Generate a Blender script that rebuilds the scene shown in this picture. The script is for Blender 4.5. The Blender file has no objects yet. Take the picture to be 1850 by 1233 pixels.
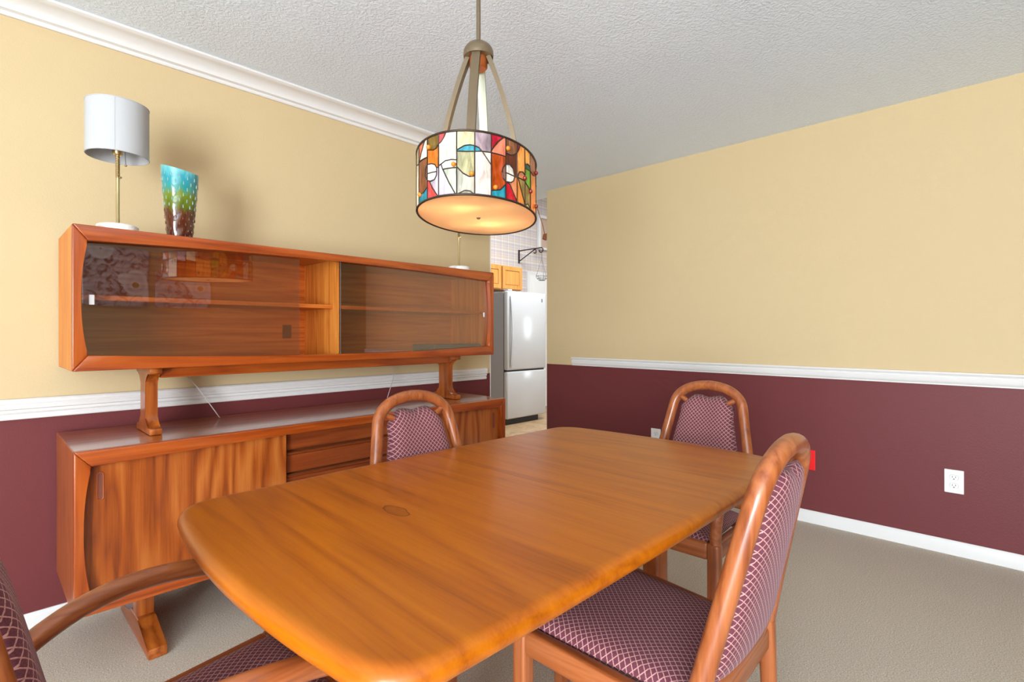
import bpy, bmesh, math, random
from mathutils import Vector, Matrix
random.seed(7)
S = bpy.context.scene
COL = S.collection
PI = math.pi

# ------------------------------------------------------------------ camera, world, light, exposure
CAM_H = 1.1605
YAW = math.radians(43.905)          # view direction measured from +X towards +Y
cd = bpy.data.cameras.new('camera')
cam = bpy.data.objects.new('camera', cd)
COL.objects.link(cam)
cam.location = (0, 0, CAM_H)
cam.rotation_euler = (PI/2, 0, YAW - PI/2)
cd.sensor_fit = 'HORIZONTAL'
cd.sensor_width = 36.0
cd.lens = 935.88*36/1850
cd.shift_y = -(616.5-602.87)/1850
cd.clip_start = 0.02
S.camera = cam

w = bpy.data.worlds.new('sky'); S.world = w; w.use_nodes = True
wn = w.node_tree.nodes
wn['Background'].inputs[0].default_value = (0.78, 0.88, 1.0, 1)
wn['Background'].inputs[1].default_value = 1.0

def area(name, loc, target, sx, sy, power, col=(1, 1, 1)):
    l = bpy.data.lights.new(name, 'AREA'); l.shape = 'RECTANGLE'; l.size = sx; l.size_y = sy
    l.energy = power; l.color = col
    o = bpy.data.objects.new(name, l); COL.objects.link(o)
    o.location = loc
    d = Vector(target)-Vector(loc)
    o.rotation_euler = d.to_track_quat('-Z', 'Z').to_euler()
    return o
# near-wall window daylight, opening enlarged for floor light; second lamp is added rear fill
DAY = (0.85, 0.935, 1.0)
area('window_daylight', (-3.185, -1.50, 1.22), (0, -1.20, 2.45), 2.10, 2.10, 450, DAY)
area('window_daylight', (-1.90, -2.785, 1.22), (-1.20, 0, 2.2), 1.70, 2.10, 22, DAY)
# kitchen window, and an unseen overhead light added to brighten the kitchen
area('kitchen_daylight', (8.95, 1.02, 1.35), (8.95, 3, 1.35), 0.85, 0.95, 30, DAY)
area('kitchen_lamp_light', (4.9, 3.5, 3.36), (4.9, 3.5, 0), 1.0, 1.0, 105, (0.88, 0.95, 1.0))

S.view_settings.view_transform = 'Standard'
S.view_settings.look = 'None'
S.view_settings.gamma = 1
S.view_settings.use_curve_mapping = False
S.view_settings.exposure = 0.10

# ------------------------------------------------------------------ materials
def srgb(r, g, b):
    f = lambda c: (c/255/12.92) if c/255 <= .04045 else ((c/255+.055)/1.055)**2.4
    return (f(r), f(g), f(b), 1)

class NT:
    def __init__(s, name):
        s.m = bpy.data.materials.new(name); s.m.use_nodes = True
        s.t = s.m.node_tree; s.n = s.t.nodes
        s.b = s.n['Principled BSDF']; s.out = s.n['Material Output']
    def new(s, typ, **kw):
        n = s.n.new(typ)
        for k, v in kw.items(): setattr(n, k, v)
        return n
    def link(s, a, b): s.t.links.new(a, b)
    def val(s, node, key, v): node.inputs[key].default_value = v
    def math(s, op, a, b=None, c=None):
        n = s.new('ShaderNodeMath', operation=op)
        for i, x in enumerate((a, b, c)):
            if x is None: continue
            if hasattr(x, 'is_linked'): s.link(x, n.inputs[i])
            else: n.inputs[i].default_value = x
        return n.outputs[0]
    def coords(s, kind='Object', scale=(1, 1, 1), rand=False, rot=(0, 0, 0)):
        tc = s.new('ShaderNodeTexCoord')
        v = tc.outputs[kind]
        if rand:
            oi = s.new('ShaderNodeObjectInfo')
            mul = s.math('MULTIPLY', oi.outputs['Random'], 17.0)
            add = s.new('ShaderNodeVectorMath', operation='ADD')
            s.link(v, add.inputs[0]); s.link(mul, add.inputs[1]); v = add.outputs[0]
        mp = s.new('ShaderNodeMapping'); s.link(v, mp.inputs[0])
        mp.inputs['Scale'].default_value = scale; mp.inputs['Rotation'].default_value = rot
        return mp.outputs[0]
    def noise(s, vec, scale=1, detail=4, rough=.5, dist=0):
        n = s.new('ShaderNodeTexNoise'); s.link(vec, n.inputs['Vector'])
        s.val(n, 'Scale', scale); s.val(n, 'Detail', detail); s.val(n, 'Roughness', rough); s.val(n, 'Distortion', dist)
        return n.outputs['Fac']
    def ramp(s, fac, stops):
        n = s.new('ShaderNodeValToRGB'); s.link(fac, n.inputs[0])
        e = n.color_ramp.elements
        while len(e) < len(stops): e.new(.5)
        for el, (p, c) in zip(e, stops): el.position = p; el.color = c
        return n.outputs[0]
    def mix(s, fac, a, b):
        n = s.new('ShaderNodeMix', data_type='RGBA')
        for i, x in ((0, fac), (6, a), (7, b)):
            if hasattr(x, 'is_linked'): s.link(x, n.inputs[i])
            else: n.inputs[i].default_value = x
        return n.outputs[2]
    def bump(s, h, strength=.3, dist=.01):
        n = s.new('ShaderNodeBump'); s.link(h, n.inputs['Height'])
        s.val(n, 'Strength', strength); s.val(n, 'Distance', dist)
        s.link(n.outputs[0], s.b.inputs['Normal'])
    def base(s, c):
        if hasattr(c, 'is_linked'): s.link(c, s.b.inputs['Base Color'])
        else: s.b.inputs['Base Color'].default_value = c
    def rough(s, r):
        s.b.inputs['Roughness'].default_value = r

def plain(name, col, rough=.5, metal=0, coat=0, spec=None):
    t = NT(name); t.base(col); t.rough(rough); t.b.inputs['Metallic'].default_value = metal
    if coat: t.b.inputs['Coat Weight'].default_value = coat; t.b.inputs['Coat Roughness'].default_value = .08
    if spec is not None: t.b.inputs['Specular IOR Level'].default_value = spec
    return t.m

def wood(name, dark, mid, light, axis='x', rough=.32, across=9, contour=7, coat=.25, along=.7, fine=.30, spec=.5, ringw=.28, knot=None):
    t = NT(name)
    ai = 'xyz'.index(axis)
    sc = [across]*3; sc[ai] = along
    v = t.coords('Object', tuple(sc), rand=True)
    n1 = t.noise(v, 1, 3, .45, .25)
    k = t.math('MULTIPLY', n1, contour)
    ring = t.math('PINGPONG', k, .5)
    ring = t.math('MULTIPLY', ring, 2)
    sc2 = [230]*3; sc2[ai] = 7
    v2 = t.coords('Object', tuple(sc2), rand=True)
    n2 = t.noise(v2, 1, 2, .5)
    sc3 = [52]*3; sc3[ai] = 1.2
    v3 = t.coords('Object', tuple(sc3), rand=True)
    n3 = t.noise(v3, 1, 4, .55, .1)
    a = t.math('MULTIPLY', ring, ringw)
    b = t.math('MULTIPLY_ADD', n3, .90-ringw, a)
    c = t.math('MULTIPLY_ADD', n2, fine, b)
    col = t.ramp(c, [(.28, dark), (.52, mid), (.80, light)])
    if knot:
        tc = t.new('ShaderNodeTexCoord'); sp = t.new('ShaderNodeSeparateXYZ'); t.link(tc.outputs['Object'], sp.inputs[0])
        kx = t.math('DIVIDE', t.math('SUBTRACT', sp.outputs[0], knot[0]), .020); ky = t.math('DIVIDE', t.math('SUBTRACT', sp.outputs[1], knot[1]), .046)
        wob = t.noise(t.coords('Object', (45, 28, 1)), 1, 2, .5)
        d = t.math('ADD', t.math('SQRT', t.math('ADD', t.math('MULTIPLY', kx, kx), t.math('MULTIPLY', ky, ky))), t.math('MULTIPLY_ADD', wob, .7, -.35))
        rng = t.math('LESS_THAN', t.math('ABSOLUTE', t.math('SUBTRACT', d, 1.0)), .075)
        core = t.math('MULTIPLY', t.math('LESS_THAN', d, 1.0), .30)
        col = t.mix(t.math('MAXIMUM', t.math('MULTIPLY', rng, .75), core), col, tuple(c*.45 for c in dark[:3])+(1,))
    t.base(col); t.rough(rough)
    t.b.inputs['Coat Weight'].default_value = coat
    t.b.inputs['Coat Roughness'].default_value = .12
    t.b.inputs['Specular IOR Level'].default_value = spec
    t.bump(n2, .06, .002)
    return t.m

M = {}
TEAK = (srgb(118, 54, 18), srgb(166, 86, 28), srgb(190, 108, 44))
for ax in 'xyz':
    M['teak_'+ax] = wood('teak_case_'+ax, srgb(110, 46, 14), srgb(150, 72, 20), srgb(176, 96, 34), ax, .34)
    M['chair_'+ax] = wood('teak_chair_'+ax, srgb(112, 52, 24), srgb(148, 78, 38), srgb(170, 98, 54), ax, .34, across=14)
    M['oak_'+ax] = wood('oak_cabinet_'+ax, srgb(178, 112, 48), srgb(208, 140, 62), srgb(222, 160, 84), ax, .4, across=12)
M['table'] = wood('teak_tabletop', srgb(138, 66, 4), srgb(167, 85, 5), srgb(182, 99, 8), 'y', .32, across=7, contour=7, coat=.12, along=.5, spec=.32, fine=.3, knot=(-.419, .048))
M['teak_door'] = wood('teak_door_veneer', srgb(112, 46, 14), srgb(156, 74, 20), srgb(184, 104, 42), 'z', .36, across=4.2, contour=9, along=.75, ringw=.42)
M['teak_drawer'] = wood('teak_drawer_veneer', srgb(96, 38, 12), srgb(132, 56, 18), srgb(152, 74, 28), 'x', .4, across=10)
M['teak_top'] = wood('teak_case_top', srgb(110, 46, 14), srgb(150, 72, 20), srgb(176, 96, 34), 'x', .3, coat=1.0)
M['frame_x'] = wood('teak_frame_x', srgb(104, 38, 8), srgb(150, 62, 14), srgb(176, 84, 26), 'x', .28, coat=.4)
M['frame_z'] = wood('teak_frame_z', srgb(104, 38, 8), srgb(150, 62, 14), srgb(176, 84, 26), 'z', .28, coat=.4)
M['inside_x'] = wood('teak_inside_x', srgb(150, 66, 16), srgb(196, 100, 30), srgb(214, 124, 46), 'x', .45, coat=0, across=12)
M['inside_z'] = wood('teak_inside_z', srgb(160, 84, 24), srgb(200, 116, 38), srgb(216, 138, 58), 'z', .45, coat=0, across=12)

def fabric():
    t = NT('lattice_upholstery')
    tc = t.new('ShaderNodeTexCoord'); sp = t.new('ShaderNodeSeparateXYZ'); t.link(tc.outputs['UV'], sp.inputs[0])
    x, y = sp.outputs[0], sp.outputs[1]
    p = 0.0164
    a = t.math('FRACT', t.math('DIVIDE', t.math('ADD', x, y), p))
    b = t.math('FRACT', t.math('DIVIDE', t.math('SUBTRACT', x, y), p))
    la = t.math('LESS_THAN', a, .155); lb = t.math('LESS_THAN', b, .155)
    line = t.math('MAXIMUM', la, lb)
    # broken yarn: lines are a little speckled
    v = t.coords('UV', (420, 420, 420)); nz = t.noise(v, 1, 2, .5)
    lf = t.math('MULTIPLY', line, t.ramp(nz, [(.30, (.45, .45, .45, 1)), (.55, (1, 1, 1, 1))]))
    ground = t.ramp(nz, [(.3, srgb(84, 34, 48)), (.7, srgb(110, 52, 64))])
    col = t.mix(lf, ground, srgb(196, 146, 140))
    t.base(col); t.rough(.85); t.b.inputs['Sheen Weight'].default_value = .1
    t.b.inputs['Sheen Tint'].default_value = (.9, .7, .8, 1)
    t.bump(nz, .25, .002)
    return t.m
M['fabric'] = fabric()

def paint2(name, upper, lower, split):
    t = NT(name)
    tc = t.new('ShaderNodeTexCoord'); sp = t.new('ShaderNodeSeparateXYZ'); t.link(tc.outputs['Object'], sp.inputs[0])
    f = t.math('GREATER_THAN', sp.outputs[2], split)
    v = t.coords('Object', (1, 1, 1)); big = t.noise(v, 1.3, 2, .5)
    lo = t.mix(t.math('MULTIPLY', big, .35), lower, tuple(c*1.25 for c in lower[:3])+(1,))
    t.base(t.mix(f, lo, upper)); 
    t.link(t.math('MULTIPLY_ADD', f, .20, .52), t.b.inputs['Roughness'])
    h = t.noise(t.coords('Object', (150, 150, 150)), 1, 3, .55)
    t.b.inputs['Specular IOR Level'].default_value = .35
    t.bump(h, .22, .004)
    return t.m
TAN = srgb(207, 184, 143); MAROON = srgb(106, 46, 48)
M['wall_l'] = paint2('tan_and_maroon_paint_l', TAN, MAROON, .87)
M['wall_r'] = paint2('tan_and_maroon_paint_r', TAN, MAROON, .889)

t = NT('textured_ceiling_paint'); t.base(srgb(232, 243, 255)); t.rough(.9)
h = t.noise(t.coords('Object', (75, 75, 75)), 1, 3, .55, .6); t.bump(t.ramp(h, [(.42, (0, 0, 0, 1)), (.62, (1, 1, 1, 1))]), .40, .005); M['ceiling'] = t.m

t = NT('beige_carpet'); 
n1 = t.noise(t.coords('Object', (210, 210, 210)), 1, 4, .8); n2 = t.noise(t.coords('Object', (1.6, 1.6, 1.6)), 1, 4, .6)
c1 = t.ramp(n1, [(.3, srgb(128, 114, 96)), (.66, srgb(240, 228, 210))])
t.base(t.mix(t.math('MULTIPLY', n2, .25), c1, srgb(206, 192, 172))); t.rough(.95); t.bump(n1, .45, .009); M['carpet'] = t.m

t = NT('kitchen_vinyl'); n = t.noise(t.coords('Object', (9, 9, 9)), 1, 5, .65, .5)
t.base(t.ramp(n, [(.3, srgb(158, 122, 84)), (.7, srgb(204, 172, 132))])); t.rough(.4); M['vinyl'] = t.m

def plaid():
    t = NT('plaid_wallpaper')
    tc = t.new('ShaderNodeTexCoord'); sp = t.new('ShaderNodeSeparateXYZ'); t.link(tc.outputs['Object'], sp.inputs[0])
    s = t.math('ADD', sp.outputs[0], sp.outputs[1]); z = sp.outputs[2]
    def stripe(v, period, lo, hi):
        f = t.math('FRACT', t.math('DIVIDE', v, period))
        return t.math('MULTIPLY', t.math('GREATER_THAN', f, lo), t.math('LESS_THAN', f, hi))
    col = srgb(208, 198, 190)
    for v in (s, z):
        col = t.mix(t.math('MULTIPLY', stripe(v, .13, .0, .22), .40), col, srgb(176, 166, 180))
        col = t.mix(t.math('MULTIPLY', stripe(v, .13, .45, .62), .40), col, srgb(202, 178, 158))
        col = t.mix(t.math('MULTIPLY', stripe(v, .13, .30, .36), .6), col, srgb(232, 226, 220))
        col = t.mix(t.math('MULTIPLY', stripe(v, .13, .78, .83), .45), col, srgb(164, 148, 162))
    t.base(col); t.rough(.8); return t.m
M['plaid'] = plaid()

M['trim'] = plain('white_trim_paint', srgb(226, 224, 222), .35)
M['white'] = plain('white_plastic', srgb(236, 234, 230), .35)
M['slot'] = plain('dark_slot', srgb(40, 36, 34), .6)
M['red'] = plain('bright_red_plate', srgb(235, 12, 16), .45)
M['white_wall'] = plain('pale_wall', srgb(214, 206, 192), .8)
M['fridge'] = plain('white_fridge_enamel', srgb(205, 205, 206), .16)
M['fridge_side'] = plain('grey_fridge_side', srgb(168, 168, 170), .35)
M['black'] = plain('black_plastic', srgb(22, 21, 22), .5)
M['iron'] = plain('wrought_iron', srgb(46, 34, 32), .5, .4)
M['wire'] = plain('grey_wire', srgb(130, 126, 128), .4, .6)
M['brass'] = plain('brushed_brass', srgb(206, 186, 138), .28, 1)
M['bronze'] = plain('bronze_paint', srgb(112, 96, 74), .38, .45)
M['copper'] = plain('copper_collar', srgb(176, 96, 48), .35, .6)
M['slate'] = plain('slate_blue_card', srgb(78, 84, 104), .6)
M['brownwood'] = plain('dark_brown_wood', srgb(112, 56, 24), .5)
M['knob_dark'] = plain('recess_wood', srgb(120, 66, 50), .4)  # darker colour on a flat plate stands in for the recess's shade

t = NT('marble_base'); n = t.noise(t.coords('Object', (16, 16, 16)), 1, 5, .6, 1.2)
t.base(t.ramp(n, [(.35, srgb(206, 196, 188)), (.55, srgb(240, 236, 232))])); t.rough(.25); M['marble'] = t.m

t = NT('white_lampshade_linen'); t.base(srgb(184, 185, 187)); t.rough(.8)
t.b.inputs['Transmission Weight'].default_value = 0
n = t.noise(t.coords('Object', (300, 300, 60)), 1, 2); t.bump(n, .1, .001); M['shade'] = t.m

def smoked():
    t = NT('smoked_glass_pane')
    tr = t.new('ShaderNodeBsdfTransparent'); tr.inputs[0].default_value = (.86, .79, .74, 1)
    gl = t.new('ShaderNodeBsdfGlossy'); gl.inputs['Roughness'].default_value = .015; gl.inputs[0].default_value = (1, 1, 1, 1)
    lw = t.new('ShaderNodeLayerWeight'); lw.inputs['Blend'].default_value = .5
    f = t.math('MULTIPLY_ADD', t.math('POWER', lw.outputs['Facing'], 5.0), .90, .095)
    mx = t.new('ShaderNodeMixShader'); t.link(f, mx.inputs[0]); t.link(tr.outputs[0], mx.inputs[1]); t.link(gl.outputs[0], mx.inputs[2])
    t.link(mx.outputs[0], t.out.inputs[0]); return t.m
M['smoked'] = smoked()
M['clear_tab'] = plain('clear_pull_tab', srgb(205, 200, 200), .1)
t = NT('window_glass')
tr = t.new('ShaderNodeBsdfTransparent'); gl = t.new('ShaderNodeBsdfGlossy'); gl.inputs['Roughness'].default_value = .02
mx = t.new('ShaderNodeMixShader'); mx.inputs[0].default_value = .06
t.link(tr.outputs[0], mx.inputs[1]); t.link(gl.outputs[0], mx.inputs[2]); t.link(mx.outputs[0], t.out.inputs[0]); M['pane'] = t.m

def stained(name, rgb):
    t = NT('stained_'+name)
    n = t.noise(t.coords('Object', (60, 60, 18), rand=True), 1, 4, .6, .8)
    c = srgb(*rgb); d = tuple(x*.55 for x in c[:3])+(1,); l = tuple(min(1, x*1.25+.06) for x in c[:3])+(1,)
    col = t.ramp(n, [(.3, d), (.5, c), (.72, l)])
    t.base(col); t.rough(.12); t.b.inputs['Coat Weight'].default_value = .3
    trl = t.new('ShaderNodeBsdfTranslucent'); t.link(col, trl.inputs[0])
    mx = t.new('ShaderNodeMixShader'); mx.inputs[0].default_value = .45
    t.link(t.b.outputs[0], mx.inputs[1]); t.link(trl.outputs[0], mx.inputs[2]); t.link(mx.outputs[0], t.out.inputs[0])
    return t.m
GC = dict(amber=(236, 178, 96), amber2=(216, 156, 70), beigegreen=(176, 172, 130), brown=(150, 98, 58), cream=(246, 236, 218), cream2=(238, 222, 176),
 crimson=(196, 24, 52), darkbrown=(120, 58, 28), green=(120, 176, 44), grey=(186, 182, 164), greygreen=(190, 186, 160), lavender=(206, 198, 214),
 lavgrey=(176, 156, 164), maroon=(150, 40, 50), olive=(128, 100, 36), olivetan=(166, 148, 86), orange=(216, 128, 34), palegreen=(198, 206, 186),
 pinkbrown=(204, 150, 118), pinkred=(222, 96, 100), pinkwhite=(240, 224, 216), red=(214, 74, 74), rust=(176, 78, 20), salmon=(236, 146, 116),
 tan=(214, 154, 108), teal=(34, 148, 168), tealdark=(30, 116, 104), white=(250, 246, 238), yellow=(238, 196, 102))
for k, v in GC.items(): M['g_'+k] = stained(k, v)
M['came'] = plain('dark_lead_came', srgb(62, 48, 38), .45, .5)
M['bead'] = plain('amber_glass_bead', srgb(206, 116, 22), .08, 0, .5)
M['bead_red'] = plain('dark_red_glass_bead', srgb(120, 30, 18), .08, 0, .5)
t = NT('frosted_diffuser'); t.base(srgb(238, 214, 180)); t.rough(.5)
trl = t.new('ShaderNodeBsdfTranslucent'); trl.inputs[0].default_value = srgb(248, 224, 190)
mx = t.new('ShaderNodeMixShader'); mx.inputs[0].default_value = .5
t.link(t.b.outputs[0], mx.inputs[1]); t.link(trl.outputs[0], mx.inputs[2]); t.link(mx.outputs[0], t.out.inputs[0]); M['diffuser'] = t.m
t = NT('pale_green_metal'); t.base(srgb(182, 192, 172)); t.rough(.4); M['palegreen_metal'] = t.m  # reflection on one strap, painted in as a pale green colour

def vase_mat():
    t = NT('teal_green_brown_glaze')
    tc = t.new('ShaderNodeTexCoord'); sp = t.new('ShaderNodeSeparateXYZ'); t.link(tc.outputs['Object'], sp.inputs[0])
    n = t.noise(t.coords('Object', (55, 55, 14)), 1, 3, .6, .5)
    hgt = t.math('ADD', t.math('DIVIDE', sp.outputs[2], .285), t.math('MULTIPLY_ADD', n, .26, -.13))
    col = t.ramp(hgt, [(.0, srgb(70, 22, 14)), (.36, srgb(84, 36, 18)), (.44, srgb(84, 96, 20)), (.60, srgb(106, 128, 34)), (.70, srgb(44, 142, 136)), (.85, srgb(40, 150, 168)), (1, srgb(120, 194, 196))])
    v = t.new('ShaderNodeUVMap')
    t.base(col); t.rough(.1); t.b.inputs['Coat Weight'].default_value = .6; t.b.inputs['Coat Roughness'].default_value = .05
    return t.m
M['vase'] = vase_mat()
M['vase_drop_dark'] = plain('brown_glaze_drop', srgb(96, 48, 30), .12, 0, .5)
M['vase_drop'] = plain('pale_glaze_drop', srgb(136, 176, 166), .15, 0, .4)  # pale colour paints the highlights on the upper raised drops
def roses():
    t = NT('painted_white_roses')
    v = t.coords('Object', (4.2, 4.2, 4.2))
    vo = t.new('ShaderNodeTexVoronoi'); t.link(v, vo.inputs['Vector']); vo.inputs['Scale'].default_value = 1.0
    d = vo.outputs['Distance']
    wv = t.math('PINGPONG', t.math('MULTIPLY', d, 4.0), .5)
    petals = t.ramp(wv, [(.0, srgb(214, 206, 206)), (.5, srgb(240, 236, 234))])
    rose = t.mix(t.math('LESS_THAN', d, .12), petals, srgb(190, 150, 80))
    nz = t.noise(t.coords('Object', (9, 9, 9)), 1, 4, .6, 2.0)
    bg = t.ramp(nz, [(.40, srgb(120, 104, 100)), (.5, srgb(208, 198, 200))])
    t.base(t.mix(t.math('LESS_THAN', d, .42), bg, rose)); t.rough(.7); return t.m
M['roses'] = roses()

# ------------------------------------------------------------------ geometry helpers
def mk(name, bm, mat, parent=None, smooth=False, angle=None, loc=None):
    me = bpy.data.meshes.new(name)
    bmesh.ops.recalc_face_normals(bm, faces=bm.faces)
    bm.to_mesh(me); bm.free()
    if smooth:
        me.polygons.foreach_set('use_smooth', [True]*len(me.polygons))
        if angle: me.set_sharp_from_angle(angle=math.radians(angle))
    me.materials.append(M[mat] if isinstance(mat, str) else mat)
    o = bpy.data.objects.new(name, me); COL.objects.link(o)
    if parent: o.parent = parent
    if loc: o.location = loc
    return o

def box(x0, x1, y0, y1, z0, z1, bev=0, seg=2, bm=None):
    b = bm or bmesh.new()
    r = bmesh.ops.create_cube(b, size=1)
    vs = r['verts']
    for v in vs:
        v.co = Vector((x0 if v.co.x < 0 else x1, y0 if v.co.y < 0 else y1, z0 if v.co.z < 0 else z1))
    if bev:
        es = list({e for v in vs for e in v.link_edges})
        bmesh.ops.bevel(b, geom=es, offset=bev, segments=seg, profile=.5, affect='EDGES')
    return b

def tube(pts, rad, n=14, bm=None, cap=True, flat=None, up=None):
    """sweep a round (or flat = (w,h) elliptical) section along pts; rad number or list"""
    b = bm or bmesh.new()
    P = [Vector(p) for p in pts]; N = len(P)
    R = rad if isinstance(rad, (list, tuple)) else [rad]*N
    rings = []; ref = Vector(up) if up else None
    prev = None
    for i, p in enumerate(P):
        d = (P[min(i+1, N-1)]-P[max(i-1, 0)]).normalized()
        if prev is None:
            a = ref or (Vector((0, 0, 1)) if abs(d.z) < .9 else Vector((1, 0, 0)))
            u = (a-d*a.dot(d)).normalized()
        else:
            u = (prev-d*prev.dot(d)).normalized()
        prev = u
        v = d.cross(u)
        ring = []
        for k in range(n):
            t = 2*PI*k/n
            if flat: ring.append(b.verts.new(p+u*math.cos(t)*flat[0]*R[i]+v*math.sin(t)*flat[1]*R[i]))
            else: ring.append(b.verts.new(p+u*math.cos(t)*R[i]+v*math.sin(t)*R[i]))
        rings.append(ring)
    for i in range(N-1):
        for k in range(n):
            b.faces.new((rings[i][k], rings[i][(k+1) % n], rings[i+1][(k+1) % n], rings[i+1][k]))
    if cap:
        b.faces.new(rings[0]); b.faces.new(list(reversed(rings[-1])))
    return b

def bar(pts, w, h, side, bm=None):
    """rectangular section bar: w along 'side', h across"""
    b = bm or bmesh.new(); P = [Vector(p) for p in pts]; N = len(P); sd = Vector(side).normalized(); rings = []
    for i, p in enumerate(P):
        d = (P[min(i+1, N-1)]-P[max(i-1, 0)]).normalized(); n = d.cross(sd).normalized()
        rings.append([b.verts.new(p+sd*(w/2*a)+n*(h/2*c)) for a, c in ((-1, -1), (1, -1), (1, 1), (-1, 1))])
    for i in range(N-1):
        for k in range(4): b.faces.new((rings[i][k], rings[i][(k+1) % 4], rings[i+1][(k+1) % 4], rings[i+1][k]))
    b.faces.new(rings[0]); b.faces.new(list(reversed(rings[-1])))
    return b

def prism(poly, axis, a0, a1, bm=None, bev=0, seg=2):
    """extrude 2D poly along axis; poly coords are the two other axes in xyz order"""
    b = bm or bmesh.new()
    def P(p, a):
        return {'x': (a, p[0], p[1]), 'y': (p[0], a, p[1]), 'z': (p[0], p[1], a)}[axis]
    v0 = [b.verts.new(P(p, a0)) for p in poly]; v1 = [b.verts.new(P(p, a1)) for p in poly]
    n = len(poly); fs = [b.faces.new(v0), b.faces.new(list(reversed(v1)))]
    for i in range(n): fs.append(b.faces.new((v0[i], v0[(i+1) % n], v1[(i+1) % n], v1[i])))
    if bev:
        es = list({e for f in fs for e in f.edges})
        bmesh.ops.bevel(b, geom=es, offset=bev, segments=seg, profile=.5, affect='EDGES')
    return b

def lathe(prof, n=32, bm=None, sx=1, sy=1, caps=True):
    b = bm or bmesh.new(); rings = []
    for r, z in prof:
        rings.append([b.verts.new((r*sx*math.cos(2*PI*k/n), r*sy*math.sin(2*PI*k/n), z)) for k in range(n)])
    for i in range(len(rings)-1):
        for k in range(n): b.faces.new((rings[i][k], rings[i][(k+1) % n], rings[i+1][(k+1) % n], rings[i+1][k]))
    if caps:
        b.faces.new(rings[0]); b.faces.new(rings[-1])
    return b

def ball(c, r, bm=None, sc=(1, 1, 1), u=12, v=8):
    b = bm or bmesh.new()
    m = Matrix.Translation(c) @ Matrix.Diagonal((sc[0], sc[1], sc[2], 1))
    bmesh.ops.create_uvsphere(b, u_segments=u, v_segments=v, radius=r, matrix=m)
    return b

def thing(name, label, cat, loc=(0, 0, 0), rz=0, group=None):
    o = bpy.data.objects.new(name, None); COL.objects.link(o)
    o.empty_display_size = .1
    o.location = loc; o.rotation_euler = (0, 0, rz)
    o['label'] = label; o['category'] = cat
    if group: o['group'] = group
    return o
def tag(o, label, cat, group=None):
    o['label'] = label; o['category'] = cat
    if group: o['group'] = group
    return o
def struct(name, bm, mat, smooth=False, angle=None, label=None):
    o = mk(name, bm, mat, None, smooth, angle=angle); o['kind'] = 'structure'
    if label: o['label'] = label
    return o
def copy_tree(o, parent=None):
    c = o.copy(); COL.objects.link(c); c.parent = parent
    for ch in list(o.children): copy_tree(ch, c)
    return c

def wloc(o):
    v = Vector((0, 0, 0))
    while o: v += Vector(o.location); o = o.parent
    return v
def wk(name, bm, mat, parent, smooth=False, angle=None):
    """part built in room coordinates, stored relative to its (unrotated) parent"""
    bmesh.ops.translate(bm, verts=bm.verts, vec=-wloc(parent))
    return mk(name, bm, mat, parent, smooth, angle=angle)

# ------------------------------------------------------------------ the room
XW, YW, H = 3.5643, 2.7474, 2.44
X0, Y0, YB, XR = -3.2, -1.4, -2.8, 0.42
XE = 2.621; YE = 2.997
struct('floor', box(X0-.12, XW+.13, YB-.12, YW+.10, -.05, 0), 'carpet')
struct('ceiling', box(X0-.12, 3.746, YB-.12, 4.0, H, 3.42), 'ceiling')
struct('wall_left', box(X0-.12, XE, YW, YW+.12, 0, H), 'wall_l')
struct('wall_right', box(XW, XW+.136, Y0-.12, YE, 0, H), 'wall_r')
def holed(axis, c0, c1, a0, a1, z0, z1, holes):
    """wall slab with rectangular openings, holes = [(b0,b1,h0,h1)] sorted along the wall"""
    b = bmesh.new()
    def put(p, q, r, s):
        if axis == 'x': box(c0, c1, p, q, r, s, bm=b)
        else: box(p, q, c0, c1, r, s, bm=b)
    cur = a0
    for (p, q, r, s) in holes:
        put(cur, p, z0, z1); put(p, q, z0, r); put(p, q, s, z1); cur = q
    put(cur, a1, z0, z1)
    return b
struct('wall_near', holed('x', X0-.12, X0, YB-.12, YW+.12, 0, H, [(-2.57, -.43, .10, 2.34)]), 'wall_l')
struct('wall_back', box(XR, XW, Y0-.12, Y0, 0, H), 'wall_l')
struct('wall_return', box(XR, XR+.12, YB, Y0-.12, 0, H), 'wall_l')
struct('wall_rear', holed('y', YB-.12, YB, X0, XR+.12, 0, H, [(-2.77, -1.03, .10, 2.34)]), 'wall_l')
def window(name, axis, c, p, q, r, s):
    b = bmesh.new(); tk = .05
    def put(a0, a1, z0, z1, d0, d1, bb):
        if axis == 'x': box(c+d0, c+d1, a0, a1, z0, z1, bm=bb)
        else: box(a0, a1, c+d0, c+d1, z0, z1, bm=bb)
    for (a0, a1, z0, z1) in ((p, p+tk, r, s), (q-tk, q, r, s), (p+tk, q-tk, r, r+tk), (p+tk, q-tk, s-tk, s), (p+tk, q-tk, (r+s)/2-.02, (r+s)/2+.02)):
        put(a0, a1, z0, z1, -.09, -.04, b)
    o = struct(name, b, 'trim')
    g = bmesh.new(); put(p+tk, q-tk, r+tk, s-tk, -.07, -.064, g)
    mk('pane', g, 'pane', o)
    return o
window('window_1', 'x', X0, -2.57, -.43, .10, 2.34)
window('window_2', 'y', YB, -2.77, -1.03, .10, 2.34)  # unseen window added to go with the rear fill light

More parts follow.
